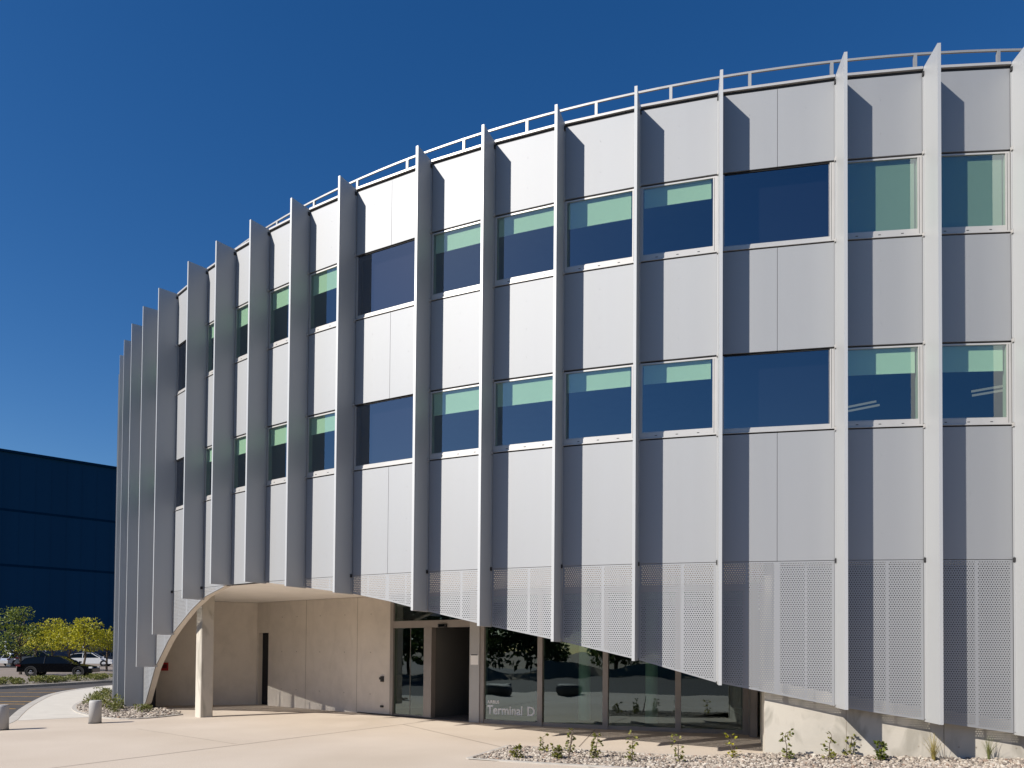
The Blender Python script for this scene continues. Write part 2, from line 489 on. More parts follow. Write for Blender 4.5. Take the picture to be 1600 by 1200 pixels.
def perforated_panel(bay, wide):
    mb = MB(); n = 10
    L = bay.L; x0, x1 = HF + 0.01, L - HF - 0.01
    spans = [(x0, x0 + .045, 0), (x0 + .045, L * .42, 1), (L * .42, L * .42 + .05, 0), (L * .42 + .05, x1 - .045, 1), (x1 - .045, x1, 0)]
    if wide:
        spans = [(x0, x0 + .045, 0), (x0 + .045, L * .25, 1), (L * .25, L * .25 + .035, 0), (L * .25 + .035, L / 2 - .05, 1), (L / 2 - .05, L / 2 + .05, 0),
                 (L / 2 + .05, L * .75, 1), (L * .75, L * .75 + .035, 0), (L * .75 + .035, x1 - .045, 1), (x1 - .045, x1, 0)]
    def zb(x): return max(0.03, zbot(bay.d0 + (bay.d1 - bay.d0) * x / L))
    zt = Z_SEAM + 0.004
    for a, b, pf in spans:
        k = max(1, int((b - a) / 0.12))
        for q in range(k):
            u0, u1 = a + (b - a) * q / k, a + (b - a) * (q + 1) / k
            e0, e1 = zb(u0), zb(u1)
            if min(zt - e0, zt - e1) < 0.02: continue
            t0, t1 = min(zt - .01, e0 + .035), min(zt - .01, e1 + .035)
            tt = max(t0 + .005, t1 + .005, zt - 0.03)
            mid = MT['alu_perf'] if pf else MT['alu']
            def quad(za0, za1, zc1, zc0, mat):
                mb.face([bay.p(u0, 0, za0), bay.p(u1, 0, za1), bay.p(u1, 0, zc1), bay.p(u0, 0, zc0)], mat,
                        [(u0, za0), (u1, za1), (u1, zc1), (u0, zc0)])
            quad(e0, e1, t1, t0, MT['alu'])
            quad(t0, t1, tt, tt, mid)
            quad(tt, tt, zt, zt, MT['alu'])
            mb.face([bay.p(u0, 0, e0), bay.p(u1, 0, e1), bay.p(u1, -.03, e1), bay.p(u0, -.03, e0)], MT['alu'])
    o = part(mb, 'perforated_panel', fixn=False)
    return o

for i in range(FIRST, LAST):
    bay = Bay(FIN[i], FIN[i + 1]); wide = (i % 5 == 3)
    metal_panel(bay, Z_W1H, Z_ROOF - 0.046, wide)
    metal_panel(bay, Z_W2H, Z_W1S, wide)
    zm = max(zbot(FIN[i]), zbot(FIN[i + 1]), Z_SEAM)
    metal_panel(bay, Z_SEAM, Z_W2S, wide)
    odd = {6: -.05, 11: .06, 5: .03}.get(i, 0)
    up = {2: 1.0, 1: 1.0, 0: 1.0}.get(i, 0.30 + odd + 0.03 * ((i * 7) % 4 - 1.5))
    window(bay, Z_W1S, Z_W1H, wide, up)
    window(bay, Z_W2S, Z_W2H, wide, 0.33 if i < 3 else 0.30 - odd * .7 + 0.03 * ((i * 5) % 4 - 1.5))
    if min(zbot(FIN[i]), zbot(FIN[i + 1])) < Z_SEAM - 0.04:
        perforated_panel(bay, wide)

for i in range(FIRST, LAST + 1):
    d = FIN[i]; mb = MB()
    o = Vector((math.sin(rad(d)), -math.cos(rad(d)), 0)); t = Vector((o.y, -o.x, 0))   # t points to larger angles? kept symmetric
    zb = max(0.03, zbot(d) - 0.02); zt = 12.5
    c = P(d); ht = 0.027
    def hb(r0, r1, t0, t1, z0, z1, mat):
        q = [c + o * r0 + t * t0, c + o * r1 + t * t0, c + o * r1 + t * t1, c + o * r0 + t * t1]
        mb.hexa([v + Vector((0, 0, z0)) for v in q] + [v + Vector((0, 0, z1)) for v in q], mat)
    hb(-0.06, 0.54, -ht, ht, zb, zt, MT['fin'])
    prev = zb
    for z in [zz for zz in (Z_SEAM, Z_W2S, Z_W2H, Z_W1S, Z_W1H, Z_ROOF - 0.1) if zz > zb + 0.25]:
        for sgn in (-1, 1):       # cover strip beside the fin root, in lengths
            a, b = sorted((sgn * (ht + 0.002), sgn * (ht + 0.016)))
            hb(0.012, 0.030, a, b, prev + 0.05, z - 0.05, MT['fin'])
            a, b = sorted((sgn * (ht + 0.002), sgn * (ht + 0.022)))
            hb(0.006, 0.060, a, b, z - 0.035, z + 0.035, MT['dark'] if z < 4 or z > 12 else MT['frame'])
        prev = z
    part(mb, 'fin')

def ring(mb, da, db, r0, r1, z0, z1, mat, step=1.5):
    n = max(1, int(abs(db - da) / step))
    for q in range(n):
        a, b = da + (db - da) * q / n, da + (db - da) * (q + 1) / n
        c = [P(a, r0), P(a, r1), P(b, r1), P(b, r0)]
        mb.hexa([v + Vector((0, 0, z0)) for v in c] + [v + Vector((0, 0, z1)) for v in c], mat)

mb = MB()
for i in range(FIRST, LAST):
    bay = Bay(FIN[i], FIN[i + 1])
    bay.box(mb, HF, bay.L - HF, -0.16, 0.030, Z_ROOF, 12.52, MT['frame'])
    bay.box(mb, HF, bay.L - HF, -0.16, -0.012, Z_ROOF - 0.12, Z_ROOF - 0.002, MT['dark'])
part(mb, 'coping')
DA, DB = FIN[FIRST], FIN[LAST]
mb = MB(); ring(mb, DA, DB, 0.5, R - 0.30, 12.05, 12.25, MT['soil'], 3); part(mb, 'roof')
mb = MB(); ring(mb, DA, DB - 360 + 360 * 0, 10, 10.1, 3, 3.1, MT['dark'])
# floors and ceilings
mb = MB()
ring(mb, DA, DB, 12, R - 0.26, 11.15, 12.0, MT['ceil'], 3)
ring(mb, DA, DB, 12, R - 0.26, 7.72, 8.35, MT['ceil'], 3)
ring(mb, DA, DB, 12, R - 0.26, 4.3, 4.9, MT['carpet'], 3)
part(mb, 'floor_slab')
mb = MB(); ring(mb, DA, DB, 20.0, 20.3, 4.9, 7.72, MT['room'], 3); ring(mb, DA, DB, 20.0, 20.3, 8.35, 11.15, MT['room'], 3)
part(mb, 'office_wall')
mb = MB(); ring(mb, DA, DB, 12, R - 0.115, 3.668, 3.95, MT['slab'], 1.0); part(mb, 'soffit')
# rear of the building, closes the round plan
mb = MB(); ring(mb, DB, DA - 360, R - 0.3, R, 0.0, 12.45, MT['alu'], 3.0); part(mb, 'rear_wall')
mb = MB(); ring(mb, DB, DA - 360, 0.5, R - 0.3, 12.05, 12.25, MT['soil'], 4); part(mb, 'rear_roof')

# roof railing: a ring of rail on posts, set back from the edge
mb = MB(); RR = R - 0.8
ang = DA
while ang > DB:
    nx = max(DB, ang - 1.0)
    c = [P(ang, RR - .015), P(ang, RR + .015), P(nx, RR + .015), P(nx, RR - .015)]
    mb.hexa([v + Vector((0, 0, 13.395)) for v in c] + [v + Vector((0, 0, 13.435)) for v in c], MT['railm'])
    ang -= 1.0
rail = part(mb, 'roof_railing')
k = -2.4 + 3.17 * 6
while k > DB:
    mb = MB(); c = [P(k - .06, RR - .03), P(k - .06, RR + .02), P(k + .06, RR + .02), P(k + .06, RR - .03)]
    mb.hexa([v + Vector((0, 0, 12.25)) for v in c] + [v + Vector((0, 0, 13.394)) for v in c], MT['railm'])
    part(mb, 'post', rail); k -= 3.17

# ---- ground floor: concrete walls, arch lining, column
LW0, LW1, BW1 = Vector((-12.55, 24.70, 0)), Vector((-9.17, 25.76, 0)), Vector((-3.70, 21.90, 0))
def wall_seg(mb, a, b, th, z0, z1, mat, holes=()):
    """wall with its front face on a-b, thickness behind (left of a->b); holes: (s0, s1, zt) from the floor"""
    d = (b - a); L = d.length; u = d / L; n = Vector((-u.y, u.x, 0))
    def bx(s0, s1, za, zb):
        c = [a + u * s0, a + u * s1, a + u * s1 + n * th, a + u * s0 + n * th]
        mb.hexa([v + Vector((0, 0, za)) for v in c] + [v + Vector((0, 0, zb)) for v in c], mat)
    s = 0
    for h0, h1, zt in holes:
        bx(s, h0, z0, z1); bx(h0, h1, zt, z1); s = h1
    bx(s, L, z0, z1)
    return u, n, L
mb = MB(); wall_seg(mb, LW0, LW1, 0.25, 0, 3.66, MT['conc']); part(mb, 'recess_wall')
mb = MB(); u, n, L = wall_seg(mb, LW1 + Vector((.003, 0, 0)), BW1, 0.25, 0, 3.66, MT['conc'], holes=[(0.10, 0.66, 2.58)])
# formwork joints and tie holes in the concrete
def plate(mb, a, u, n, s0, s1, z0, z1, d, mat):
    c = [a + u * s0 - n * d, a + u * s1 - n * d, a + u * s1 + n * 0.01, a + u * s0 + n * 0.01]
    mb.hexa([v + Vector((0, 0, z0)) for v in c] + [v + Vector((0, 0, z1)) for v in c], mat)
MT['joint'] = simple('concrete_joint', (0.30, 0.265, 0.22), 0.9)
for s in (2.7, 5.2):
    plate(mb, LW1, u, n, s, s + 0.012, 0.0, 3.655, 0.002, MT['joint'])
for s in (1.4, 2.2, 3.4, 4.6, 5.8):
    for z in (0.6, 1.9, 3.1):
        plate(mb, LW1, u, n, s, s + 0.03, z, z + 0.03, 0.002, MT['joint'])
back = part(mb, 'recess_wall')
mb = MB()
c = [LW1 + u * .11 + n * .16, LW1 + u * .65 + n * .16, LW1 + u * .65 + n * .20, LW1 + u * .11 + n * .20]
mb.hexa([v + Vector((0, 0, .01)) for v in c] + [v + Vector((0, 0, 2.57)) for v in c], MT['void'])
door = part(mb, 'side_door')
mb = MB(); hh = LW1 + u * .58 + n * .15
mb.tube([hh + Vector((0, 0, 1.0)), hh + Vector((0, 0, 1.25))], .015, MT['frame']); part(mb, 'handle', door)

mb = MB(); ring(mb, -51.9, -80, R - 0.38, R - 0.16, 0, 3.66, MT['void'], 2); part(mb, 'plinth_or_sun_block')  # black wall added to block the sun and keep the screen holes dark
WA = -11.47
mb = MB(); n_ = 18
for q in range(n_):
    a, b = DA + (WA - DA) * q / n_, DA + (WA - DA) * (q + 1) / n_
    c = [P(a, R - .42), P(a, R - .20), P(b, R - .20), P(b, R - .42)]
    z0_, z1_ = zbot(a) + .22, zbot(b) + .22
    zz_ = (z0_, z0_, z1_, z1_)
    mb.hexa([v + Vector((0, 0, -.05)) for v in c] + [v + Vector((0, 0, z)) for v, z in zip(c, zz_)], MT['conc2'])
for d in (-8.6, -5.2, -1.8, 2):
    c = [P(d, R - .21), P(d, R - .197), P(d + .025, R - .197), P(d + .025, R - .21)]
    mb.hexa([v for v in c] + [v + Vector((0, 0, zbot(d) + .1)) for v in c], MT['joint'])
    for z in (.32,):
        for e in (-.9, -.3, .5, 1.1):
            c = [P(d + e, R - .21), P(d + e, R - .1965), P(d + e + .05, R - .1965), P(d + e + .05, R - .21)]
            mb.hexa([v + Vector((0, 0, z)) for v in c] + [v + Vector((0, 0, z + .025)) for v in c], MT['joint'])
part(mb, 'plinth_or_sun_block')
mb = MB(); a1, a0 = P(WA, R - .26), P(-10.15, 23.3)
wall_seg(mb, a0, a1, 0.25, -.05, 3.66, MT['conc2'])
part(mb, 'return_wall')
mb = MB(); ring(mb, DA, -11.0, R - 1.2, R - 1.0, 0.2, 3.66, MT['void'], 1.5); part(mb, 'cavity_dark_sheet')  # black sheet standing in for the dark open space behind the holes

# lining that returns inwards along the arch
mb = MB()
ds = [-52.3 + (13.6) * q / 30 for q in range(31)]
for a, b in zip(ds, ds[1:]):
    za, zb = zbot(a), zbot(b)
    p = [P(a, R - .035, za + .015), P(b, R - .035, zb + .015), P(b, R - .20, zb + .015), P(a, R - .20, za + .015)]
    q = [v + Vector((0, 0, .05)) for v in p]
    mb.hexa(p + q, MT['conc'])
part(mb, 'arch_lining')

mb = MB()
c0 = P(-44.05, 27.62); o = Vector((math.sin(rad(-44.05)), -math.cos(rad(-44.05)), 0)); t = Vector((-o.y, o.x, 0))
h = 0.185; bv = 0.02
poly = []
for sx, sy in ((1, 1), (-1, 1), (-1, -1), (1, -1)):
    e = [(h * sx - bv * sx, h * sy), (h * sx, h * sy - bv * sy)]
    if sx * sy > 0: e = e[::-1]
    for x, y in e: v = c0 + o * x + t * y; poly.append((v.x, v.y))
mb.prism(poly, 0, 3.667, MT['conc2'])
part(mb, 'column')

# ---- glazed entrance
G0, G1 = BW1, P(-27.8, 23.65)
class Line(Bay):
    def __init__(s, a, b):
        s.a, s.b = Vector((a.x, a.y, 0)), Vector((b.x, b.y, 0)); s.L = (s.b - s.a).length; s.u = (s.b - s.a) / s.L
        n = Vector((s.u.y, -s.u.x, 0)); s.n = n if n.dot(s.a - Vector((CX, CY, 0))) > 0 else -n
ent = Line(G0, G1)                # x from the left (0) to the right
def ex(px):                       # picture column -> distance along the entrance line, measured once
    return px
EL = ent.L
fr = MB()
ent.box(fr, 0.0, 0.13, -0.10, 0.04, 0, 3.66, MT['mull'])
ent.box(fr, 0.13, EL - 0.46, -0.10, 0.035, 2.66, 2.87, MT['mull'])
ent.box(fr, 0.13, EL - 0.46, -0.10, 0.03, 3.56, 3.66, MT['mull'])
ent.box(fr, 1.40, 1.70, -0.14, 0.05, 0, 2.66, MT['mull'])
ent.box(fr, EL - 0.46, EL - 0.11, -0.14, 0.06, 0, 3.66, MT['frame'])
ent.box(fr, EL - 0.11, EL + 0.03, -0.14, 0.035, 0, 3.66, MT['mull'])
ent.box(fr, 0.13, 1.40, -0.06, 0.0, 0, 0.06, MT['mull'])
entrance = part(fr, 'entrance_frame')
pb = MB(); ent.box(pb, 0.13, 1.40, -0.04, -0.03, 0.06, 2.66, MT['glass_ground']); ent.box(pb, 0.79, 0.80, -0.055, -0.02, 0.06, 2.66, MT['mull'])
part(pb, 'door_leaf', entrance)
pb = MB(); ent.box(pb, 0.13, EL - 0.46, -0.04, -0.03, 2.87, 3.56, MT['glass_ground']); part(pb, 'transom_pane', entrance)
sb = MB(); ent.box(sb, 1.98, 2.28, 0.036, 0.10, 2.66, 2.76, MT['dark']); ent.box(sb, 2.02, 2.24, 0.10, 0.105, 2.68, 2.74, MT['car_glass']); part(sb, 'door_sensor', entrance)
# vestibule behind the open door
vb = MB()
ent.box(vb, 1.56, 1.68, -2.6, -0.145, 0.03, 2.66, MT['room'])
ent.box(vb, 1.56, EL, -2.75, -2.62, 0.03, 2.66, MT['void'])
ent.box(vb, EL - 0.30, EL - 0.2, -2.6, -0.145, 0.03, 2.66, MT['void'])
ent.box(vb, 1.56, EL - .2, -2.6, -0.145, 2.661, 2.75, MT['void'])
part(vb, 'vestibule')

angs = [-27.8, -23.65, -19.35, -14.95, -10.5]
for q in range(4):
    ln = Line(P(angs[q], 23.65), P(angs[q + 1], 23.65))
    f = MB()
    x0 = 0.03; xe = ln.L
    ln.box(f, xe - 0.07, xe + 0.07, -0.10, 0.06, 0, 3.66, MT['mull'])
    ln.box(f, x0, xe - 0.07, -0.08, 0.02, 0, 0.10, MT['mull'])
    ln.box(f, x0, xe - 0.07, -0.08, 0.02, 3.5, 3.66, MT['mull'])
    if q == 3:
        ln.box(f, xe - 0.30, xe - 0.071, -0.08, 0.12, 0, 3.66, MT['mull'])
        ln.box(f, xe - 0.18, xe - 0.02, 0.06, 0.60, 0, 3.66, MT['mull'])
    gw = part(f, 'glazing_bay')
    g = MB(); ln.box(g, x0 + (0.04 if q else 0.0), xe - 0.07, -0.04, -0.03, 0.10, 3.5, MT['glass_ground']); pane = part(g, 'pane', gw)
    if q == 0:
        # lettering stuck on the outside of the glass
        def text(body, size, xa, width, zbase, name, bold=0.0):
            cu = bpy.data.curves.new(name, 'FONT'); cu.body = body; cu.size = size; cu.extrude = 0.001
            ob = bpy.data.objects.new(name, cu); COL.objects.link(ob)
            dg = bpy.context.evaluated_depsgraph_get(); dg.update()
            me = bpy.data.meshes.new_from_object(ob.evaluated_get(dg))
            bpy.data.objects.remove(ob); bpy.data.curves.remove(cu)
            if bold:                                    # thicken the strokes: shifted copies, each a hair further out
                bm = bmesh.new(); bm.from_mesh(me); bm.verts.ensure_lookup_table(); bm.edges.ensure_lookup_table(); bm.faces.ensure_lookup_table()
                for q, (dx, dy) in enumerate(((1, 0), (0, 1), (1, 1))):
                    g = bmesh.ops.duplicate(bm, geom=bm.verts[:len(me.vertices)] + bm.edges[:len(me.edges)] + bm.faces[:len(me.polygons)])
                    for v in [e for e in g['geom'] if isinstance(e, bmesh.types.BMVert)]:
                        v.co += Vector((dx * bold, dy * bold, 0.0006 * (q + 1)))
                    bm.verts.ensure_lookup_table(); bm.edges.ensure_lookup_table(); bm.faces.ensure_lookup_table()
                bm.to_mesh(me); bm.free()
            xs = [v.co.x for v in me.vertices]; x_0 = min(xs); sc = width / (max(xs) - x_0)
            for v in me.vertices:
                p = ln.p(xa + (v.co.x - x_0) * sc, -0.027 + v.co.z, zbase + v.co.y)
                v.co = p - Vector(OFF)
            me.materials.clear(); me.materials.append(MT['letter'])
            o2 = bpy.data.objects.new(name, me); COL.objects.link(o2); o2.parent = gw
            return o2
        LX = 0.105
        text("Terminal", 0.335, LX, 1.07, 0.255, 'lettering', 0.012)
        text("D", 0.335, LX + 1.22, 0.215, 0.255, 'lettering', 0.012)
        text("AIRBUS", 0.115, LX, 0.37, 0.545, 'lettering', 0.005)

# lobby interior
mb = MB(); ring(mb, -40, WA + 2, 15, 23.55, 0.006, 0.03, MT['carpet'], 2); part(mb, 'lobby_floor')
mb = MB(); ring(mb, -42, WA + 4, 15.0, 15.3, 0.03, 3.66, MT['room'], 3); part(mb, 'lobby_wall')
for d in (-22.0, -17.0):
    mb = MB(); c = P(d, 21.8)
    mb.lathe([(0.0, 0.03), (.17, .03), (.17, 3.66), (0, 3.66)], MT['slab'], 20, origin=(c.x, c.y, 0)); part(mb, 'column', smooth=False)

# ---- small fixtures, each a thing of its own
def wall_frame(a, b):
    return Line(a, b)
e = empty('alarm_box', (-12.03, 24.84, 1.35))
lw = Line(LW0, LW1)
s = (Vector((-12.03, 24.86, 0)) - lw.a).dot(lw.u)
eo = tuple(e.location)
m_ = MB(); lw.box(m_, s - .11, s + .11, 0.002, .09, 1.22, 1.50, MT['red']); m_.build('housing', e, eo)
m_ = MB(); lw.box(m_, s - .08, s + .08, .091, .10, 1.30, 1.44, MT['lamp_red']); m_.build('cover', e, eo)
tag(e, 'red square alarm box on the shaded concrete wall behind the arch', 'alarm box')
bw = Line(LW1, BW1)
for z, lab, hgt in ((1.10, 'small black intercom on the concrete wall left of the entrance', .17), (.26, 'tiny dark socket low on the concrete wall below the intercom', .06)):
    s = bw.L - 0.33
    loc = bw.p(s, 0, z); e = empty('intercom' if hgt > .1 else 'wall_socket', loc)
    m_ = MB(); bw.box(m_, s - .05, s + .05, .002, .06, z - hgt / 2, z + hgt / 2, MT['dark']); m_.build('housing', e, tuple(loc))
    if hgt > .1:
        m_ = MB(); bw.box(m_, s - .12, s - .052, .002, .04, z - .02, z + .05, MT['dark']); m_.build('camera_arm', e, tuple(loc))
    tag(e, lab, 'intercom' if hgt > .1 else 'socket')
loc = ent.p(EL - .29, .06, 1.62); e = empty('paper_notice', loc)
m_ = MB(); ent.box(m_, EL - .42, EL - .15, .0605, .064, 1.60, 1.88, MT['letter']); m_.build('sheet', e, tuple(loc))
m_ = MB(); ent.box(m_, EL - .40, EL - .17, .0642, .068, 1.862, 1.885, MT['dark']); m_.build('clip', e, tuple(loc))
tag(e, 'white paper notice fixed to the post right of the open door', 'notice')

# ceiling lamps seen through the lower windows at the right
def lamp_pair(d, r, label):
    loc = P(d, r, 7.3); e = empty('ceiling_lamp', loc)
    o = Vector((math.sin(rad(d)), -math.cos(rad(d)), 0)); t = Vector((-o.y, o.x, 0))
    t = (t * .83 + o * .56).normalized(); o = Vector((-t.y, t.x, 0))
    for k in (-.14, .14):
        m_ = MB(); c = Vector(loc) + o * k
        q = [c + t * -.32 - o * .018, c + t * .32 - o * .018, c + t * .32 + o * .018, c + t * -.32 + o * .018]
        m_.hexa([v for v in q] + [v + Vector((0, 0, .035)) for v in q], MT['lampstrip'])
        m_.build('tube_housing', e, tuple(loc))
    m_ = MB()
    for k in (-.2, .2):
        m_.tube([Vector(loc) + t * k + Vector((0, 0, .06)), Vector(loc) + t * k + Vector((0, 0, .42))], .008, MT['dark'], 5)
    m_.build('hanger', e, tuple(loc))
    tag(e, label, 'ceiling lamp', 'ceiling lamps in the offices')
lamp_pair(-6.2, 25.55, 'pair of slim tube lamps seen through the lower window beside the wide blue one')
lamp_pair(-1.4, 26.4, 'pair of slim tube lamps seen through the lower window nearest the right edge')

# ------------------------------------------------------------------ ground, road, plaza
def flat(name, poly, z, mat, label, th=0.0):
    mb = MB()
    if th: mb.prism(poly, z - th, z, mat)
    else: mb.face([(x, y, z) for x, y in poly], mat)
    o = mb.build(name)
    if not th and o.data.polygons[0].normal.z < 0: o.data.flip_normals()
    return tag(o, label, name, kind='structure')

flat('ground', [(-3000, -3000), (3000, -3000), (3000, 3000), (-3000, 3000)], -0.16, MT['dirt'], 'dry brown ground reaching to the horizon')
NK = [(-22.5, 75), (-22.2, 60), (-21.9, 48), (-21.6, 38.5), (-20.9, 34.2), (-19.7, 30.6), (-17.7, 26.6), (-15.9, 23.3), (-14.5, 20.9), (-13.55, 19.3), (-13.0, 18.0), (-12.8, 16.5), (-13.2, 14), (-15, 11), (-18, 7), (-21, 3)]
FK = [(-26.2, 75), (-25.6, 60), (-25.1, 47), (-25.8, 39), (-27, 33.5), (-30, 27), (-36, 18), (-46, 6), (-60, -6)]
# asphalt sheet under everything near, then plaza and kerbs on top of it
flat('road', [(-70, -12), (-70, 30), (-40, 75), (-20, 110), (80, 110), (80, -12)], -0.125, MT['asphalt'], 'dark asphalt road curving round the building')
PO = [(lambda v: (v.x, v.y))(P(-38 + 88 * q / 24, 40.0)) for q in range(25)]
flat('plaza', NK[:-3] + [(-15.2, 10.4)] + PO + [(75, 30), (60, 75)], 0.0, MT['plaza'], 'wide beige concrete forecourt in front of the entrance', 0.13)
flat('far_street', [(-90, -30), (90, -30), (90, -12.05), (-90, -12.05)], -0.12, MT['asphalt'], 'asphalt street behind the viewer')
PARK = [(x - 2.6, y + 0.6) for x, y in FK] + [(-140, -6), (-190, 60), (-120, 140), (-20, 140)]
flat('parking_lot', PARK, 0.0, MT['parking'], 'brownish asphalt car park across the road', 0.13)
STR = FK + [(x - 2.59, y + 0.6) for x, y in reversed(FK)]
flat('planting_strip', STR, 0.004, MT['soil'], 'planted soil strip between road and car park', 0.13)

def strip_along(pts, w0, w1, z0, z1, mat, name, label):
    mb = MB(); n = len(pts); L = []
    for i in range(n):
        a, b = Vector(pts[max(0, i - 1)]), Vector(pts[min(n - 1, i + 1)])
        d = (b - a).normalized(); nn = Vector((-d.y, d.x)); p = Vector(pts[i])
        L.append((p + nn * w0, p + nn * w1))
    for (a, b), (c, d) in zip(L, L[1:]):
        q = [a, c, d, b]
        mb.hexa([(v.x, v.y, z0) for v in q] + [(v.x, v.y, z1) for v in q], mat)
    return tag(mb.build(name), label, name, kind='structure')
def smooth_line(pts, k=4):
    out = []
    for i in range(len(pts) - 1):
        p0, p1, p2, p3 = (Vector(pts[max(0, i - 1)]), Vector(pts[i]), Vector(pts[i + 1]), Vector(pts[min(len(pts) - 1, i + 2)]))
        for q in range(k):
            t = q / k
            v = 0.5 * ((2 * p1) + (-p0 + p2) * t + (2 * p0 - 5 * p1 + 4 * p2 - p3) * t * t + (-p0 + 3 * p1 - 3 * p2 + p3) * t ** 3)
            out.append((v.x, v.y))
    return out + [tuple(pts[-1])]
strip_along(smooth_line(FK), -0.02, 0.22, -0.13, 0.012, MT['kerb'], 'far_kerb', 'pale kerb along the planting strip across the road')
strip_along(smooth_line(NK), -0.04, 0.20, -0.13, 0.006, MT['kerb'], 'near_kerb', 'pale concrete kerb along the near side of the road')

LB = [(-21.2, 46), (-20.2, 39), (-18.9, 34.2), (-17.0, 29.4), (-15.5, 25.9), (-14.25, 23.5), (-13.1, 21.9), (-12.0, 20.75), (-11.1, 20.1), (-10.5, 20.15), (-10.15, 20.7), (-9.95, 21.5)]
LBs = smooth_line(LB, 3)
inner = [(lambda v: (v.x, v.y))(P(d, R - 0.55)) for d in (-47.5, -50, -54, -58, -62, -68, -74, -80)]
walk = smooth_line(NK[1:10], 3)
walk = [(x + 0.24, y + 0.05) for x, y in walk]
wk = walk + [(-12.0, 20.55)] + [p for p in reversed(LBs) if p[1] > 20.7 and p[0] < -11.9] + [(-21.4, 60)]
flat('walkway', wk, 0.004, MT['walk'], 'pale concrete footpath between the road and the gravel bed')
flat('left_gravel_bed', LBs + inner, 0.012, MT['soil'], 'gravel bed at the foot of the left fins')
strip_along(LBs, 0.0, -0.13, -0.05, 0.03, MT['kerb'], 'bed_edging', 'pale concrete edging round the left gravel bed')

BA, BB = -21.75, 9.0
def bed_z(a, r):
    k_ = max(0.0, min(1.0, (a + 14.0) / 2.4)); return 0.008 + 0.125 * k_ * max(0.0, min(1.0, (29.3 - r) / 1.2))
def bed_r0(a): return 27.80 + max(0.0, min(1.0, (a - BA) / (WA - BA))) * .28 if a < WA else R - .205
mb = MB()
for q in range(40):
    a, b = BA + (BB - BA) * q / 40, BA + (BB - BA) * (q + 1) / 40
    for k in range(5):
        f = lambda g, t: bed_r0(g) + (29.8 - bed_r0(g)) * t / 5
        pts = [(a, f(a, k)), (a, f(a, k + 1)), (b, f(b, k + 1)), (b, f(b, k))]
        mb.face([P(x, y, bed_z(x, y)) for x, y in pts], MT['soil'])
tag(mb.build('right_gravel_bed'), 'gravel bed below the right facade', 'gravel bed', kind='structure')
edge = [(lambda v: (v.x, v.y))(P(WA - .2 + (BA - WA + .2) * q / 12, bed_r0(WA - .2 + (BA - WA + .2) * q / 12) - .04)) for q in range(13)] + [(lambda v: (v.x, v.y))(P(BA + (BB - BA) * q / 24, 29.74)) for q in range(25)]
strip_along(edge, -0.06, 0.06, -0.05, 0.022, MT['kerb'], 'bed_edging', 'thin grey edging round the right gravel bed')

# saw-cut joints in the plaza
mb = MB()
MT['cut'] = simple('saw_cut', (0.20, 0.16, 0.13), 0.95)
def cut(a, b, w=0.02):
    a, b = Vector((*a, 0)), Vector((*b, 0)); d = (b - a).normalized(); n = Vector((-d.y, d.x, 0)) * w / 2
    mb.face([v + Vector((0, 0, .0042)) for v in (a - n, b - n, b + n, a + n)], MT['cut'])
cut((-8.6, 9.9), (-2.45, 19.94)); cut((1.41, 14.93), (2.14, 18.32)); cut((-8.6, 9.9), (-14, 3)); cut((-2.9, 19.2), (2.5, 10.4)); cut((2.4, 10.6), (6.2, 11.0)); cut((-9.2, 17.6), (-5.7, 14.9), .008)
tag(mb.build('plaza_joints'), 'thin saw cut joints in the beige forecourt', 'joints', kind='structure')

# yellow hatching on the road
mb = MB()
def stripe(a, b, w):
    a, b = Vector((*a, 0)), Vector((*b, 0)); d = (b - a).normalized(); n = Vector((-d.y, d.x, 0)) * w / 2
    mb.face([v + Vector((0, 0, -0.1205)) for v in (a - n, b - n, b + n, a + n)], MT['yellow'])
for a, b in [((-22.6, 27.9), (-18.6, 27.9)), ((-23.5, 30.6), (-20.4, 31.0)), ((-21.5, 26.4), (-18.1, 26.7)), ((-20.5, 24.4), (-17.0, 24.6)), ((-24.3, 33.2), (-21.3, 34.0)), ((-24.6, 36.4), (-22.2, 37.0)), ((-19.5, 22.3), (-15.9, 22.5)), ((-18.5, 20.2), (-14.9, 20.4))]:
    stripe(a, b, 0.16)
tag(mb.build('road_hatching'), 'worn yellow hatch lines painted on the road', 'road marking', kind='structure')

# ------------------------------------------------------------------ gravel
def gravel(name, inside, bounds, n, smin, smax, z, label):
    mb = MB(); m = MT['gravel']; mb.mi(m)
    bm = bmesh.new(); bmesh.ops.create_icosphere(bm, subdivisions=1, radius=1); base = [v.co.copy() for v in bm.verts]; fs = [[v.index for v in f.verts] for f in bm.faces]; bm.free()
    x0, x1, y0, y1 = bounds; c = 0
    V, F = mb.v, mb.f
    for _ in range(n * 6):
        if c >= n: break
        x, y = random.uniform(x0, x1), random.uniform(y0, y1)
        if not inside(x, y): continue
        c += 1
        s = random.uniform(smin, smax); sx, sy, sz = s * random.uniform(.7, 1.3), s * random.uniform(.6, 1.0), s * random.uniform(.45, .8)
        rm = Euler((random.uniform(-.4, .4), random.uniform(-.4, .4), random.uniform(0, 6.3))).to_matrix()
        k = len(V); zj = random.uniform(.1, .9)
        for b in base:
            j = 1 + random.uniform(-.13, .13)
            p = rm @ Vector((b.x * sx * j, b.y * sy * j, b.z * sz * j)); V.append((p.x + x, p.y + y, p.z + (z(x, y) if callable(z) else z) + sz * zj))
        F += [tuple(k + i for i in f) for f in fs]
    mb.m = [0] * len(F); mb.uv = [None] * len(F)
    o = mb.build(name, fixn=False)
    return tag(o, label, 'gravel', kind='stuff')
def polar(x, y):
    return math.degrees(math.atan2(x - CX, CY - y)), math.hypot(x - CX, y - CY)
def in_right(x, y):
    a, r = polar(x, y); return BA + .12 < a < 3.5 and bed_r0(a) + .04 < r < 29.66
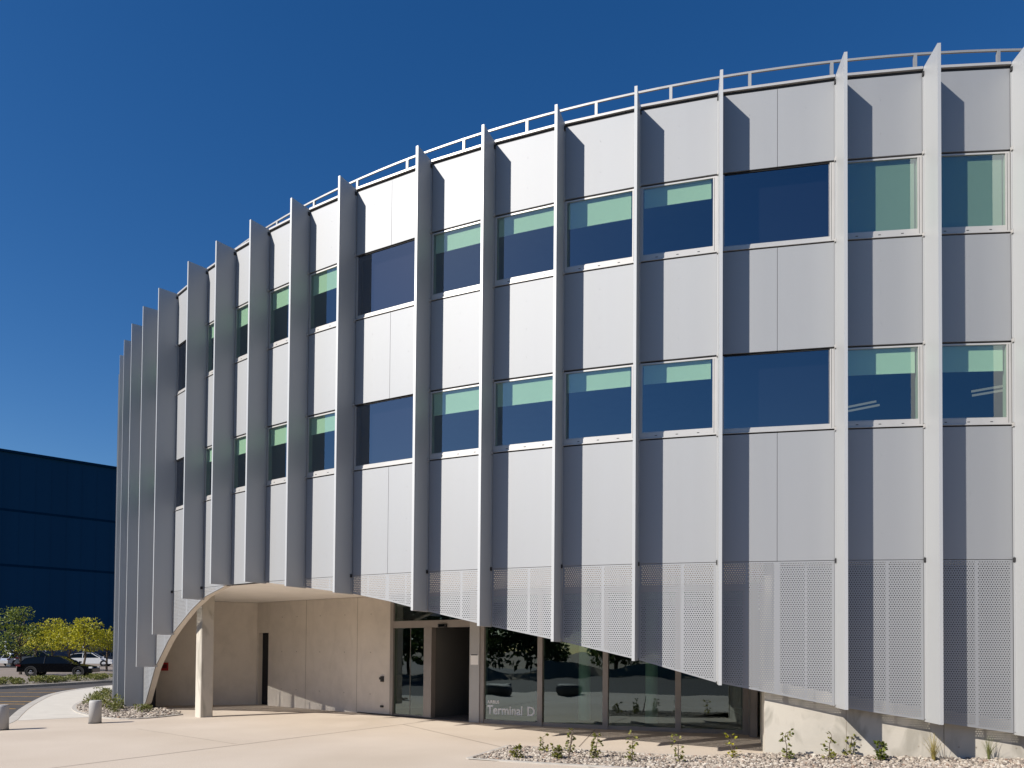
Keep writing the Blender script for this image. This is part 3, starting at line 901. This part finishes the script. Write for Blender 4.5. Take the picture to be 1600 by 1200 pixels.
def pip(poly, x, y):
    c = False; j = len(poly) - 1
    for i in range(len(poly)):
        xi, yi = poly[i]; xj, yj = poly[j]
        if (yi > y) != (yj > y) and x < (xj - xi) * (y - yi) / (yj - yi) + xi: c = not c
        j = i
    return c
bedL = LBs + inner
gravel('gravel', in_right, (-1.5, 12, 10.5, 16), 11000, 0.020, 0.044, lambda x, y: bed_z(*polar(x, y)), 'loose beige pebbles in the bed below the right facade')
gravel('gravel', lambda x, y: pip(bedL, x, y) and y < 30, (-18, -9.5, 19.5, 30), 5000, 0.03, 0.065, 0.012, 'pale stones in the bed under the left fins')

# ------------------------------------------------------------------ plants
def leaf(mb, p, d, up, L, W, mat):
    d = d.normalized(); s = d.cross(up)
    if s.length < 1e-3: s = Vector((1, 0, 0))
    s.normalize(); nrm = s.cross(d)
    mb.face([p, p + d * L * .45 + s * W / 2 + nrm * L * .06, p + d * L, p + d * L * .45 - s * W / 2 + nrm * L * .06], mat)
def rv(rng): return Vector((rng.uniform(-1, 1), rng.uniform(-1, 1), rng.uniform(-1, 1)))

def sapling(name, seed, h, mat, bare=False, dens=1.0):
    rng = random.Random(seed); e = empty(name, (0, 0, 0))
    st = MB(); lf = MB()
    lean = Vector((rng.uniform(-.15, .15), rng.uniform(-.15, .15), 0))
    n = 6; pts = [Vector((0, 0, 0)) + lean * (h * (q / n)) + Vector((rng.uniform(-.012, .012), rng.uniform(-.012, .012), h * q / n)) for q in range(n + 1)]
    st.tube(pts, 0.011 if not bare else 0.017, MT['bark'], 6, 0.004 if not bare else 0.012)
    for q in range(1, n + 1):
        for k in range(int(rng.choice((1, 2, 3, 3)) * max(1, dens * 1.2)) if not bare else 0):
            a = rng.uniform(0, 6.28); d = Vector((math.cos(a), math.sin(a), rng.uniform(-.1, .7)))
            l = rng.uniform(.03, .09); b = pts[q] + d * l
            st.tube([pts[q], b], .003, MT['bark'], 4)
            for w_ in range(rng.choice((3, 4, 5))):
                leaf(lf, b, d + rv(rng) * .9, rv(rng) + Vector((0, 0, 1.2)), rng.uniform(.042, .075), rng.uniform(.036, .062), mat)
    for k in range(0 if bare else int(28 * dens)):        # leafy base
        a = rng.uniform(0, 6.28); rr = rng.uniform(0, .09)
        p = Vector((math.cos(a) * rr, math.sin(a) * rr, rng.uniform(.01, h * .35)))
        leaf(lf, p, Vector((math.cos(a), math.sin(a), rng.uniform(-.2, .8))), rv(rng) + Vector((0, 0, 1)), rng.uniform(.035, .07), rng.uniform(.03, .055), mat)
    if bare:
        for q in (3, 4):
            a = rng.uniform(0, 6.28); st.tube([pts[q], pts[q] + Vector((math.cos(a) * .05, math.sin(a) * .05, .06))], .006, MT['bark'], 5, .002)
    st.build('stem', e)
    if lf.f: lf.build('foliage', e, fixn=False)
    return e
def tuft(name, seed, h, mat, n=70):
    rng = random.Random(seed); e = empty(name, (0, 0, 0)); b = MB()
    for k in range(n):
        a = rng.uniform(0, 6.28); sp = rng.uniform(.05, .5); hh = h * rng.uniform(.5, 1.1)
        p0 = Vector((math.cos(a) * .03 * rng.random(), math.sin(a) * .03 * rng.random(), 0))
        o_ = Vector((math.cos(a), math.sin(a), 0)); s = Vector((-o_.y, o_.x, 0)) * .004
        prev = p0; pw = 1.0
        for q in range(1, 5):
            t = q / 4; p = p0 + o_ * hh * sp * t * t * 1.3 + Vector((0, 0, hh * (t - .15 * t * t * sp * 2)))
            nw = 1 - .8 * t
            b.face([prev - s * pw, prev + s * pw, p + s * nw, p - s * nw], mat); prev, pw = p, nw
    b.build('blades', e, fixn=False)
    return e
SP = [((0.11, 13.1), .20, 'leaf_twig', 'small bushy green seedling nearest the left tip of the gravel bed', 1.6, 'sapling'),
      ((0.62, 13.95), .30, 'leaf_twig', 'thin arching seedling at the back edge of the gravel bed, left of the bare stick', .8, 'sapling'),
      ((0.84, 13.1), .20, 'leaf_twig', 'low dense green seedling just left of the bare stick', 1.8, 'sapling'),
      ((1.04, 13.0), .52, None, 'bare dark stick standing in the gravel bed', 0, 'stick'),
      ((1.12, 13.75), .42, 'leaf_twig', 'leafy seedling standing just behind the bare stick', .8, 'sapling'),
      ((1.55, 13.2), .42, 'leaf_twig', 'tall leafy seedling, first to the right of the bare stick', 1.5, 'sapling'),
      ((2.16, 12.85), .48, 'leaf_twig', 'leafy seedling in front of the second window mullion, two right of the bare stick', 1.3, 'sapling'),
      ((2.98, 12.72), .46, 'leaf_twig', 'thin leafy seedling in front of the last wide lobby pane', 1.0, 'sapling'),
      ((4.02, 12.95), .42, 'leaf_yellow', 'yellowing spindly seedling just left of the concrete plinth corner', .6, 'sapling'),
      ((4.90, 12.75), .46, 'leaf_twig', 'leafy seedling against the stained left end of the concrete plinth', 1.4, 'sapling'),
      ((5.58, 12.65), .44, 'leaf_twig', 'slim seedling before the sunlit plinth, left of the first triangular shadow', .9, 'sapling'),
      ((6.10, 12.95), .32, 'leaf_twig', 'sparse seedling touching the plinth at the first triangular shadow', .5, 'sapling'),
      ((6.46, 12.55), .30, 'leaf_green', 'dark green seedling in front of the plinth, left of the dry grass tuft', 1.7, 'sapling')]
for k, ((x, y), h, mt, lab, dens, nm) in enumerate(SP):
    o = sapling('seedling' if nm == 'sapling' else 'bare_stick', 100 + k, h, MT[mt] if mt else None, bare=(mt is None), dens=dens)
    o.location = (x, y, bed_z(*polar(x, y)) + .01); tag(o, lab, 'seedling' if mt else 'stick', 'seedlings in the right gravel bed' if mt else None)
o = tuft('grass_tuft', 5, .50, MT['leaf_grass'], 90); o.location = (7.38, 12.55, .11); tag(o, 'spreading dry yellow grass tuft in front of the plinth', 'grass tuft')
o = tuft('grass_tuft', 6, .48, MT['leaf_greengrass'], 60); o.location = (8.38, 12.6, .12); tag(o, 'upright greenish grass tuft nearest the right edge of the photo', 'grass tuft')

def shrub(name, seed, w, h, mat, n, ls):
    rng = random.Random(seed); e = empty(name, (0, 0, 0)); lf = MB(); st = MB()
    for k in range(6):
        a = rng.uniform(0, 6.28); st.tube([(0, 0, 0), (math.cos(a) * w * .3, math.sin(a) * w * .3, h * rng.uniform(.5, .9))], .012, MT['bark'], 4, .004)
    cl = [(rng.uniform(-.35, .35) * w, rng.uniform(-.35, .35) * w, rng.uniform(.15, .75) * h) for _ in range(7)]
    for k in range(n):
        c = Vector(rng.choice(cl)); d = rv(rng); p = c + Vector((d.x * w * .22, d.y * w * .22, d.z * h * .25)); p.z = max(.02, p.z)
        leaf(lf, p, d + Vector((0, 0, .4)), rv(rng), rng.uniform(.6, 1.2) * ls, rng.uniform(.4, .7) * ls, mat)
    st.build('stem', e); lf.build('foliage', e, fixn=False)
    return e
# low plants in the bed under the left fins
kinds = [shrub('bed_shrub', 31 + k, .8, .5, MT['leaf_shrub'], 260, .11) for k in range(3)]
spots = [(-17.6, 31.2), (-16.6, 29.0), (-15.8, 27.4), (-15.1, 26.5), (-14.6, 25.2), (-14.0, 24.3), (-13.5, 25.4), (-13.3, 23.6), (-12.7, 23.0), (-12.3, 22.2), (-11.9, 21.6), (-11.2, 21.9), (-12.9, 24.3), (-11.6, 22.7), (-16.3, 30.2), (-15.0, 27.9)]
for k, (x, y) in enumerate(spots):
    o = kinds[k] if k < 3 else copy_tree(kinds[k % 3])
    o.location = (x, y, .015); o.rotation_euler[2] = k * 1.7; s = .5 + .4 * ((k * 37) % 10) / 10
    if x > -12: s *= .7
    o.scale = (s, s, s * .95)
    tag(o, 'low green ground plant growing among the stones under the left fins', 'shrub', 'low plants in the left gravel bed')
kinds = [shrub('strip_shrub', 51 + k, 1.0, .55, MT['leaf_shrub'], 220, .16) for k in range(3)]
k = 0
sl = smooth_line(FK, 8)
for i, (x, y) in enumerate(sl):
    if y < 24 or y > 60: continue
    for q in range(2):
        o = kinds[k] if k < 3 else copy_tree(kinds[k % 3])
        o.location = (x - random.uniform(.6, 2.0), y + random.uniform(-.5, 1.0), 0.005); o.rotation_euler[2] = k * 2.1
        s = random.uniform(.45, 1.0); o.scale = (s, s, s * .75)
        tag(o, 'low green shrub in the planting strip across the road', 'shrub', 'shrubs in the planting strip'); k += 1

def tree(name, seed, trunk_h, crown_r, crown_h, mat, n, ls, clumps=26, flat_=0.9):
    rng = random.Random(seed); e = empty(name, (0, 0, 0)); tr = MB(); lf = MB()
    top = trunk_h + crown_h * .75
    pts = [Vector((rng.uniform(-.04, .04) * q, rng.uniform(-.04, .04) * q, top * q / 6)) for q in range(7)]
    r0 = .035 * (trunk_h + crown_h) ** .75
    tr.tube(pts, r0, MT['bark'], 8, r0 * .25)
    cl = []
    for k in range(clumps):
        a = rng.uniform(0, 6.28); u = rng.uniform(-.15, 1); rr = crown_r * math.sqrt(max(0, 1 - (2 * max(0, min(1, u)) - .75) ** 2 * .55)) * rng.uniform(.35, 1.05)
        c = Vector((math.cos(a) * rr, math.sin(a) * rr, trunk_h + crown_h * (u * .85 + .1)))
        cl.append((c, crown_r * rng.uniform(.16, .36)))
        if k % 2 == 0:
            q = min(6, max(2, int(6 * (c.z - crown_h * .25) / top)))
            m_ = (pts[q] + c) / 2 + Vector((0, 0, .1)); tr.tube([pts[q], m_, c], r0 * .35, MT['bark'], 5, r0 * .08)
    for k in range(n):
        c, rr = rng.choice(cl); d = rv(rng)
        if d.length > 1: d.normalize()
        p = c + Vector((d.x * rr * 1.25, d.y * rr * 1.25, d.z * rr * flat_))
        leaf(lf, p, d + Vector((0, 0, -.15)) + rv(rng) * .6, rv(rng) + Vector((0, 0, .8)), rng.uniform(.6, 1.3) * ls, rng.uniform(.45, .8) * ls, mat)
    tr.build('trunk', e); lf.build('crown', e, fixn=False)
    return e
o = tree('green_tree', 3, 1.75, 1.85, 3.0, MT['leaf_green'], 3000, .16, 30); o.location = (-36.6, 53.4, 0); tag(o, 'young dark green tree with a broad crown behind the black car', 'tree')
ty = [tree('yellow_tree', 11 + k, 2.15, 1.55, 2.0, MT['leaf_yellow'], 2100, .16, 24) for k in range(2)]
YL = [((-43.2, 65.0), 'yellow green tree directly right of the dark green tree', .95), ((-41.0, 64.0), 'yellow green tree with a dense crown above the roof of the black car', 1.05), ((-38.6, 62.5), 'yellow green tree over the front of the black car', 1.0), ((-36.4, 61.0), 'yellow green tree in front of the white car', 1.05), ((-35.9, 63.5), 'yellow green tree with a ragged right side next to the silver fins', .95)]
for k, ((x, y), lab, s) in enumerate(YL):
    o = ty[k] if k < 2 else copy_tree(ty[k % 2]); o.location = (x, y, 0); o.rotation_euler[2] = k * 1.3; o.scale = (s, s, s)
    tag(o, lab, 'tree', 'yellow green trees in the car park')
# trees on the far side of the forecourt (behind the viewer, mirrored in the lobby glass)
td = [tree('shade_tree', 21 + k, 2.0, 3.6, 7.0, MT['leaf_dark'], 3600, .5, 40) for k in range(2)]
k = 0
for ring_r, cnt in ((34, 18), (41, 18)):
    for q in range(cnt):
        a = rad(182 + 172 * (q + .5 * (ring_r > 36)) / (cnt - 1)) if False else rad(-206 + 198 * (q + .3 * (ring_r > 36)) / (cnt - 1))
        x, y = math.cos(a) * ring_r * 1.15, math.sin(a) * ring_r - 2
        o = td[k] if k < 2 else copy_tree(td[k % 2]); o.location = (x, y, -.16); o.rotation_euler[2] = k * 2.3; s = .85 + .4 * ((k * 7) % 5) / 5; o.scale = (s, s, s)
        tag(o, 'tall dark green shade tree across the street, mirrored in the lobby glass', 'tree', 'shade trees across the street'); k += 1
# low earth bank in front of them
mb = MB(); prevp = None
for q in range(61):
    a = rad(-200 + 195 * q / 60); h = .75 + .45 * math.sin(q * .55) + .2 * math.sin(q * 1.3)
    p = [Vector((math.cos(a) * r_ * 1.12, math.sin(a) * r_ - 2, z_)) for r_, z_ in ((25.5, -.16), (27.2, h), (28.4, h), (31, -.16))]
    if prevp:
        for j in range(3): mb.face([prevp[j], p[j], p[j + 1], prevp[j + 1]], MT['dirt'])
    prevp = p
tag(mb.build('earth_bank', smooth=True), 'low brown earth bank across the street', 'bank', kind='structure')
# rounded stone seats on the forecourt, seen in the lobby glass
def seat(loc, rz, label, sx):
    e = empty('stone_seat', loc, rz); m_ = MB()
    prof = [(0, 0.0), (.62, .0), (.72, .12), (.75, .3), (.70, .44), (.55, .5), (0, .5)]
    m_.lathe(prof, MT['bench'], 28); o = m_.build('block', e, smooth=True); o.scale = (sx, .75, 1)
    m_ = MB(); m_.lathe([(.0, -.02), (.6, -.02), (.6, .005), (0, .005)], MT['dark'], 28); o = m_.build('base', e); o.scale = (sx, .75, 1)
    tag(e, label, 'seat', 'stone seats on the forecourt')
seat((-7.6, 7.3, 0), .5, 'dark rounded stone seat nearer the viewer, mirrored in the second lobby pane', 1.1)
seat((-11.2, 11.4, 0), .2, 'dark rounded stone seat by the road, mirrored in the lettered lobby pane', 1.5)

# ------------------------------------------------------------------ bollards
def bollard(loc, label):
    e = empty('bollard', loc); m_ = MB()
    m_.lathe([(0, 0), (.15, 0), (.15, .555), (.146, .57), (.14, .575)], MT['bollard'], 32); m_.build('post', e, smooth=False)
    m_ = MB(); m_.lathe([(0.14, .57), (.14, .59), (.13, .6), (0, .6)], MT['bollard'], 32); m_.build('cap', e)
    m_ = MB(); m_.lathe([(0.152, 0.0), (.156, .0), (.156, .02), (.152, .02)], MT['dark'], 32); m_.build('collar', e)
    for c in e.children:
        for p in c.data.polygons: p.use_smooth = abs(p.normal.z) < .5
    tag(e, label, 'bollard', 'grey bollards on the forecourt')
bollard((-10.93, 18.85, 0), 'short grey cylindrical bollard in front of the left gravel bed')
bollard((-12.16, 17.12, 0), 'short grey cylindrical bollard cut by the left edge of the photo')

# ------------------------------------------------------------------ cars
def car(name, loc, rz, paint, label, kind='estate', L=4.7, W=1.82, H=1.45):
    e = empty(name, loc, rz); hl = L / 2
    lower = {'estate': [(-1.0, .30), (-1.0, .62), (-.97, .86), (-.6, .92), (.3, .93), (.45, .90), (.93, .70), (1.0, .55), (1.0, .28)],
             'suv': [(-1.0, .32), (-1.0, .70), (-.96, .98), (-.5, 1.02), (.35, 1.00), (.47, .98), (.94, .82), (1.0, .60), (1.0, .30)]}[kind]
    green = {'estate': [(-.93, .86), (-.80, 1.28), (-.55, 1.40), (-.1, 1.45), (.08, 1.43), (.45, .90)],
             'suv': [(-.93, .98), (-.84, 1.42), (-.55, 1.56), (-.1, 1.60), (.05, 1.57), (.43, .98)]}[kind]
    sH = H / (1.45 if kind == 'estate' else 1.60)
    def body(prof, w0, w1, mat, nm, par, z_in, n_in=0.0):
        m_ = MB(); K = len(prof)
        zs = [p[1] for p in prof]; zl, zh_ = min(zs), max(zs)
        rows = []
        for s in (-1, -.86, .86, 1):
            row = []
            for (x, z) in prof:
                tz = (z - zl) / (zh_ - zl); ww = w0 + (w1 - w0) * tz
                shrink = 1.0 if abs(s) < 1 else .96
                cz = (z - (zl + zh_) / 2) * shrink + (zl + zh_) / 2
                row.append((x * hl * (1 if abs(s) < 1 else .985), s * ww / 2, cz * sH))
            rows.append(row)
        for a, b in zip(rows, rows[1:]):
            for i in range(K):
                j = (i + 1) % K; m_.face([a[i], a[j], b[j], b[i]], mat)
        m_.face(rows[0], mat); m_.face(rows[-1][::-1], mat)
        return m_.build(nm, par)
    b = body(lower, W, W * .97, paint, 'body', e, 0)
    body([(x * .985, z - .012) for x, z in green], W * .93, W * .74, MT['car_glass'], 'windows', e, 0)
    roofp = [(x, z) for x, z in green[1:-1]]
    m_ = MB()
    for s0, s1 in ((-.5, .5),):
        for (xa, za), (xb, zb) in zip(roofp, roofp[1:]):
            wa, wb = W * .375, W * .375
            m_.hexa([(xa * hl, -wa, (za - .03) * sH), (xb * hl, -wb, (zb - .03) * sH), (xb * hl, wb, (zb - .03) * sH), (xa * hl, wa, (za - .03) * sH),
                     (xa * hl, -wa, (za + .012) * sH), (xb * hl, -wb, (zb + .012) * sH), (xb * hl, wb, (zb + .012) * sH), (xa * hl, wa, (za + .012) * sH)], paint)
    for s in (-1, 1):                # pillars
        for (x0_, z0_), (x1_, z1_) in ((green[0], green[1]), ((-.30, green[0][1]), (-.28, green[3][1])), (green[-1], green[-2])):
            m_.tube([(x0_ * hl, s * W * .465, z0_ * sH), (x1_ * hl, s * W * .375, (z1_ - .01) * sH)], .035, paint, 6)
    m_.build('roof', e)
    for x in (-.62, .62):
        for s in (-1, 1):
            m_ = MB(); R_ = .33
            m_.lathe([(R_ * .62, -.1), (R_, -.1), (R_, .1), (R_ * .62, .1), (R_ * .62, -.1)], MT['tyre'], 24, 'Y', (x * hl, s * (W / 2 - .10), R_))
            wh = m_.build('wheel', e)
            m_ = MB(); m_.lathe([(0, s * .085), (R_ * .2, s * .10), (R_ * .62, s * .07), (R_ * .62, -s * .05)], MT['rim'], 20, 'Y', (x * hl, s * (W / 2 - .10), R_)); m_.build('rim', wh)
            m_ = MB(); m_.lathe([(R_ * 1.02, s * .0), (R_ * 1.16, s * .0), (R_ * 1.16, s * .115), (R_ * 1.02, s * .115)], MT['dark'], 20, 'Y', (x * hl, s * (W / 2 - .10), R_)); m_.build('wheel_arch', e)
    zt = .72 if kind == 'estate' else .82
    for s in (-1, 1):
        m_ = MB(); m_.box((-hl - .01, s * W * .46 - .12, (zt - .02) * sH), (-hl + .28, s * W * .46 + .025, (zt + .11) * sH), MT['lamp_red']); m_.build('tail_lamp', e)
        m_ = MB(); m_.box((hl * .90, s * W * .43 - .14, (zt - .14) * sH), (hl * .985, s * W * .43 + .10, (zt - .02) * sH), MT['lamp_clear']); m_.build('headlamp', e)
        m_ = MB(); m_.box((.40 * hl, s * W * .5 - .02, .94 * sH), (.46 * hl, s * (W * .5 + .14), 1.06 * sH), paint); m_.build('mirror', e)
    tag(e, label, 'car', 'cars in the car park')
    return e
car('parked_car', (-32.5, 51.5, 0), rad(14), MT['car_black'], 'black estate car nearest the road, seen side on', 'estate', 4.8, 1.85, 1.42)
car('parked_car', (-47.3, 80.6, 0), rad(18), MT['car_white'], 'white hatchback car behind the yellow green trees', 'estate', 4.6, 1.85, 1.50)
car('parked_car', (-51.3, 78.2, 0), rad(25), MT['car_grey'], 'grey tall car with dark windows behind the black car', 'suv', 4.5, 1.9, 1.72)
car('parked_car', (-54.2, 79.8, 0), rad(60), MT['car_silver'], 'silver car seen from behind at the left end of the car row', 'estate', 4.4, 1.8, 1.45)
car('parked_car', (-48.3, 88.0, 0), rad(15), MT['car_dark'], 'dark blue tall car behind the white car', 'suv', 4.6, 1.9, 1.68)

# car park furniture
e = empty('utility_pillar', (-55.0, 78.5, 0)); m_ = MB(); m_.box((-.24, -.2, 0), (.24, .2, 1.65), MT['white']); m_.build('cabinet', e)
m_ = MB(); m_.box((-.28, -.24, 1.651), (.28, .24, 1.75), MT['white']); m_.build('lid', e); m_ = MB(); m_.box((-.03, -.215, .3), (.03, -.201, 1.4), MT['fencegrey']); m_.build('door_strip', e)
tag(e, 'white utility pillar standing in the car park at the left edge', 'utility pillar')
e = empty('rubber_kerb_block', (-50.3, 71.5, 0), .3); m_ = MB(); m_.prism([(-.75, -.12), (.75, -.12), (.7, .12), (-.7, .12)], 0, .16, MT['dark']); m_.build('block', e)
m_ = MB(); m_.box((-.3, -.10, .161), (-.1, .10, .165), MT['fencegrey']); m_.build('reflector', e)
tag(e, 'small black block lying on the car park in front of the white pillar', 'kerb block')
mb = MB()
for a, b in (((-59, 77.5), (-53.5, 83.5)), ((-46.5, 74), (-41, 79)), ((-43, 70), (-38, 74.5))):
    a, b = Vector((*a, 0)), Vector((*b, 0)); d = (b - a).normalized(); n_ = Vector((-d.y, d.x, 0)) * .14
    mb.face([v + Vector((0, 0, .004)) for v in (a - n_, b - n_, b + n_, a + n_)], MT['walk'])
tag(mb.build('parking_lines'), 'pale lines painted on the car park', 'markings', kind='structure')
e = empty('mesh_fence', (-70, 92, 0))
f0, f1 = Vector((-84, 80, 0)), Vector((-40, 118, 0)); dd = (f1 - f0).normalized(); L_ = (f1 - f0).length
m_ = MB()
for z in [.15 + .16 * q for q in range(13)]: m_.tube([f0 + Vector((0, 0, z)), f1 + Vector((0, 0, z))], .022, MT['fencegrey'], 4)
m_.build('mesh_panel', e, tuple(e.location))
q = 0
while q < L_:
    m_ = MB(); p = f0 + dd * q; m_.tube([p, p + Vector((0, 0, 2.9))], .09, MT['white'], 6); m_.build('post', e, tuple(e.location)); q += 4.5
tag(e, 'grey wire fence with pale posts in front of the navy hall', 'fence')

# ------------------------------------------------------------------ navy hall far left
H0, H1 = Vector((-91, 89.5, 0)), Vector((-3.0, 165.5, 0))
hall = empty('navy_hall', tuple(H0))
d_ = (H1 - H0).normalized(); n_ = Vector((-d_.y, d_.x, 0)); HO = tuple(H0)
def hbx(mb, s0, s1, d0, d1, z0, z1, mat):
    c = [H0 + d_ * s0 + n_ * d0, H0 + d_ * s1 + n_ * d0, H0 + d_ * s1 + n_ * d1, H0 + d_ * s0 + n_ * d1]
    mb.hexa([v + Vector((0, 0, z0)) for v in c] + [v + Vector((0, 0, z1)) for v in c], mat)
HL = (H1 - H0).length; HH = 30.6
zz = [0, 4.6, 14.0, 22.0, HH]
m_ = MB(); hbx(m_, 0, HL, 0, 60, 0, HH, MT['navy']); m_.build('wall', hall, HO)
m_ = MB()
for s in [2.0 * q for q in range(1, int(HL / 2))]: hbx(m_, s, s + .04, -.02, .01, .3, HH - .5, MT['navy'])
m_.build('cladding_ribs', hall, HO)
for z in (4.6, 13.9, 22.0):
    m_ = MB(); hbx(m_, 0, HL, -.025, .01, z, z + .35, MT['navy_dark']); m_.build('joint_band', hall, HO)
m_ = MB(); hbx(m_, -.3, HL + .3, -.3, .3, HH + .001, HH + .35, MT['navy_dark']); m_.build('roof_edge', hall, HO)
tag(hall, 'huge windowless navy blue hall beyond the car park at the left', 'hall')
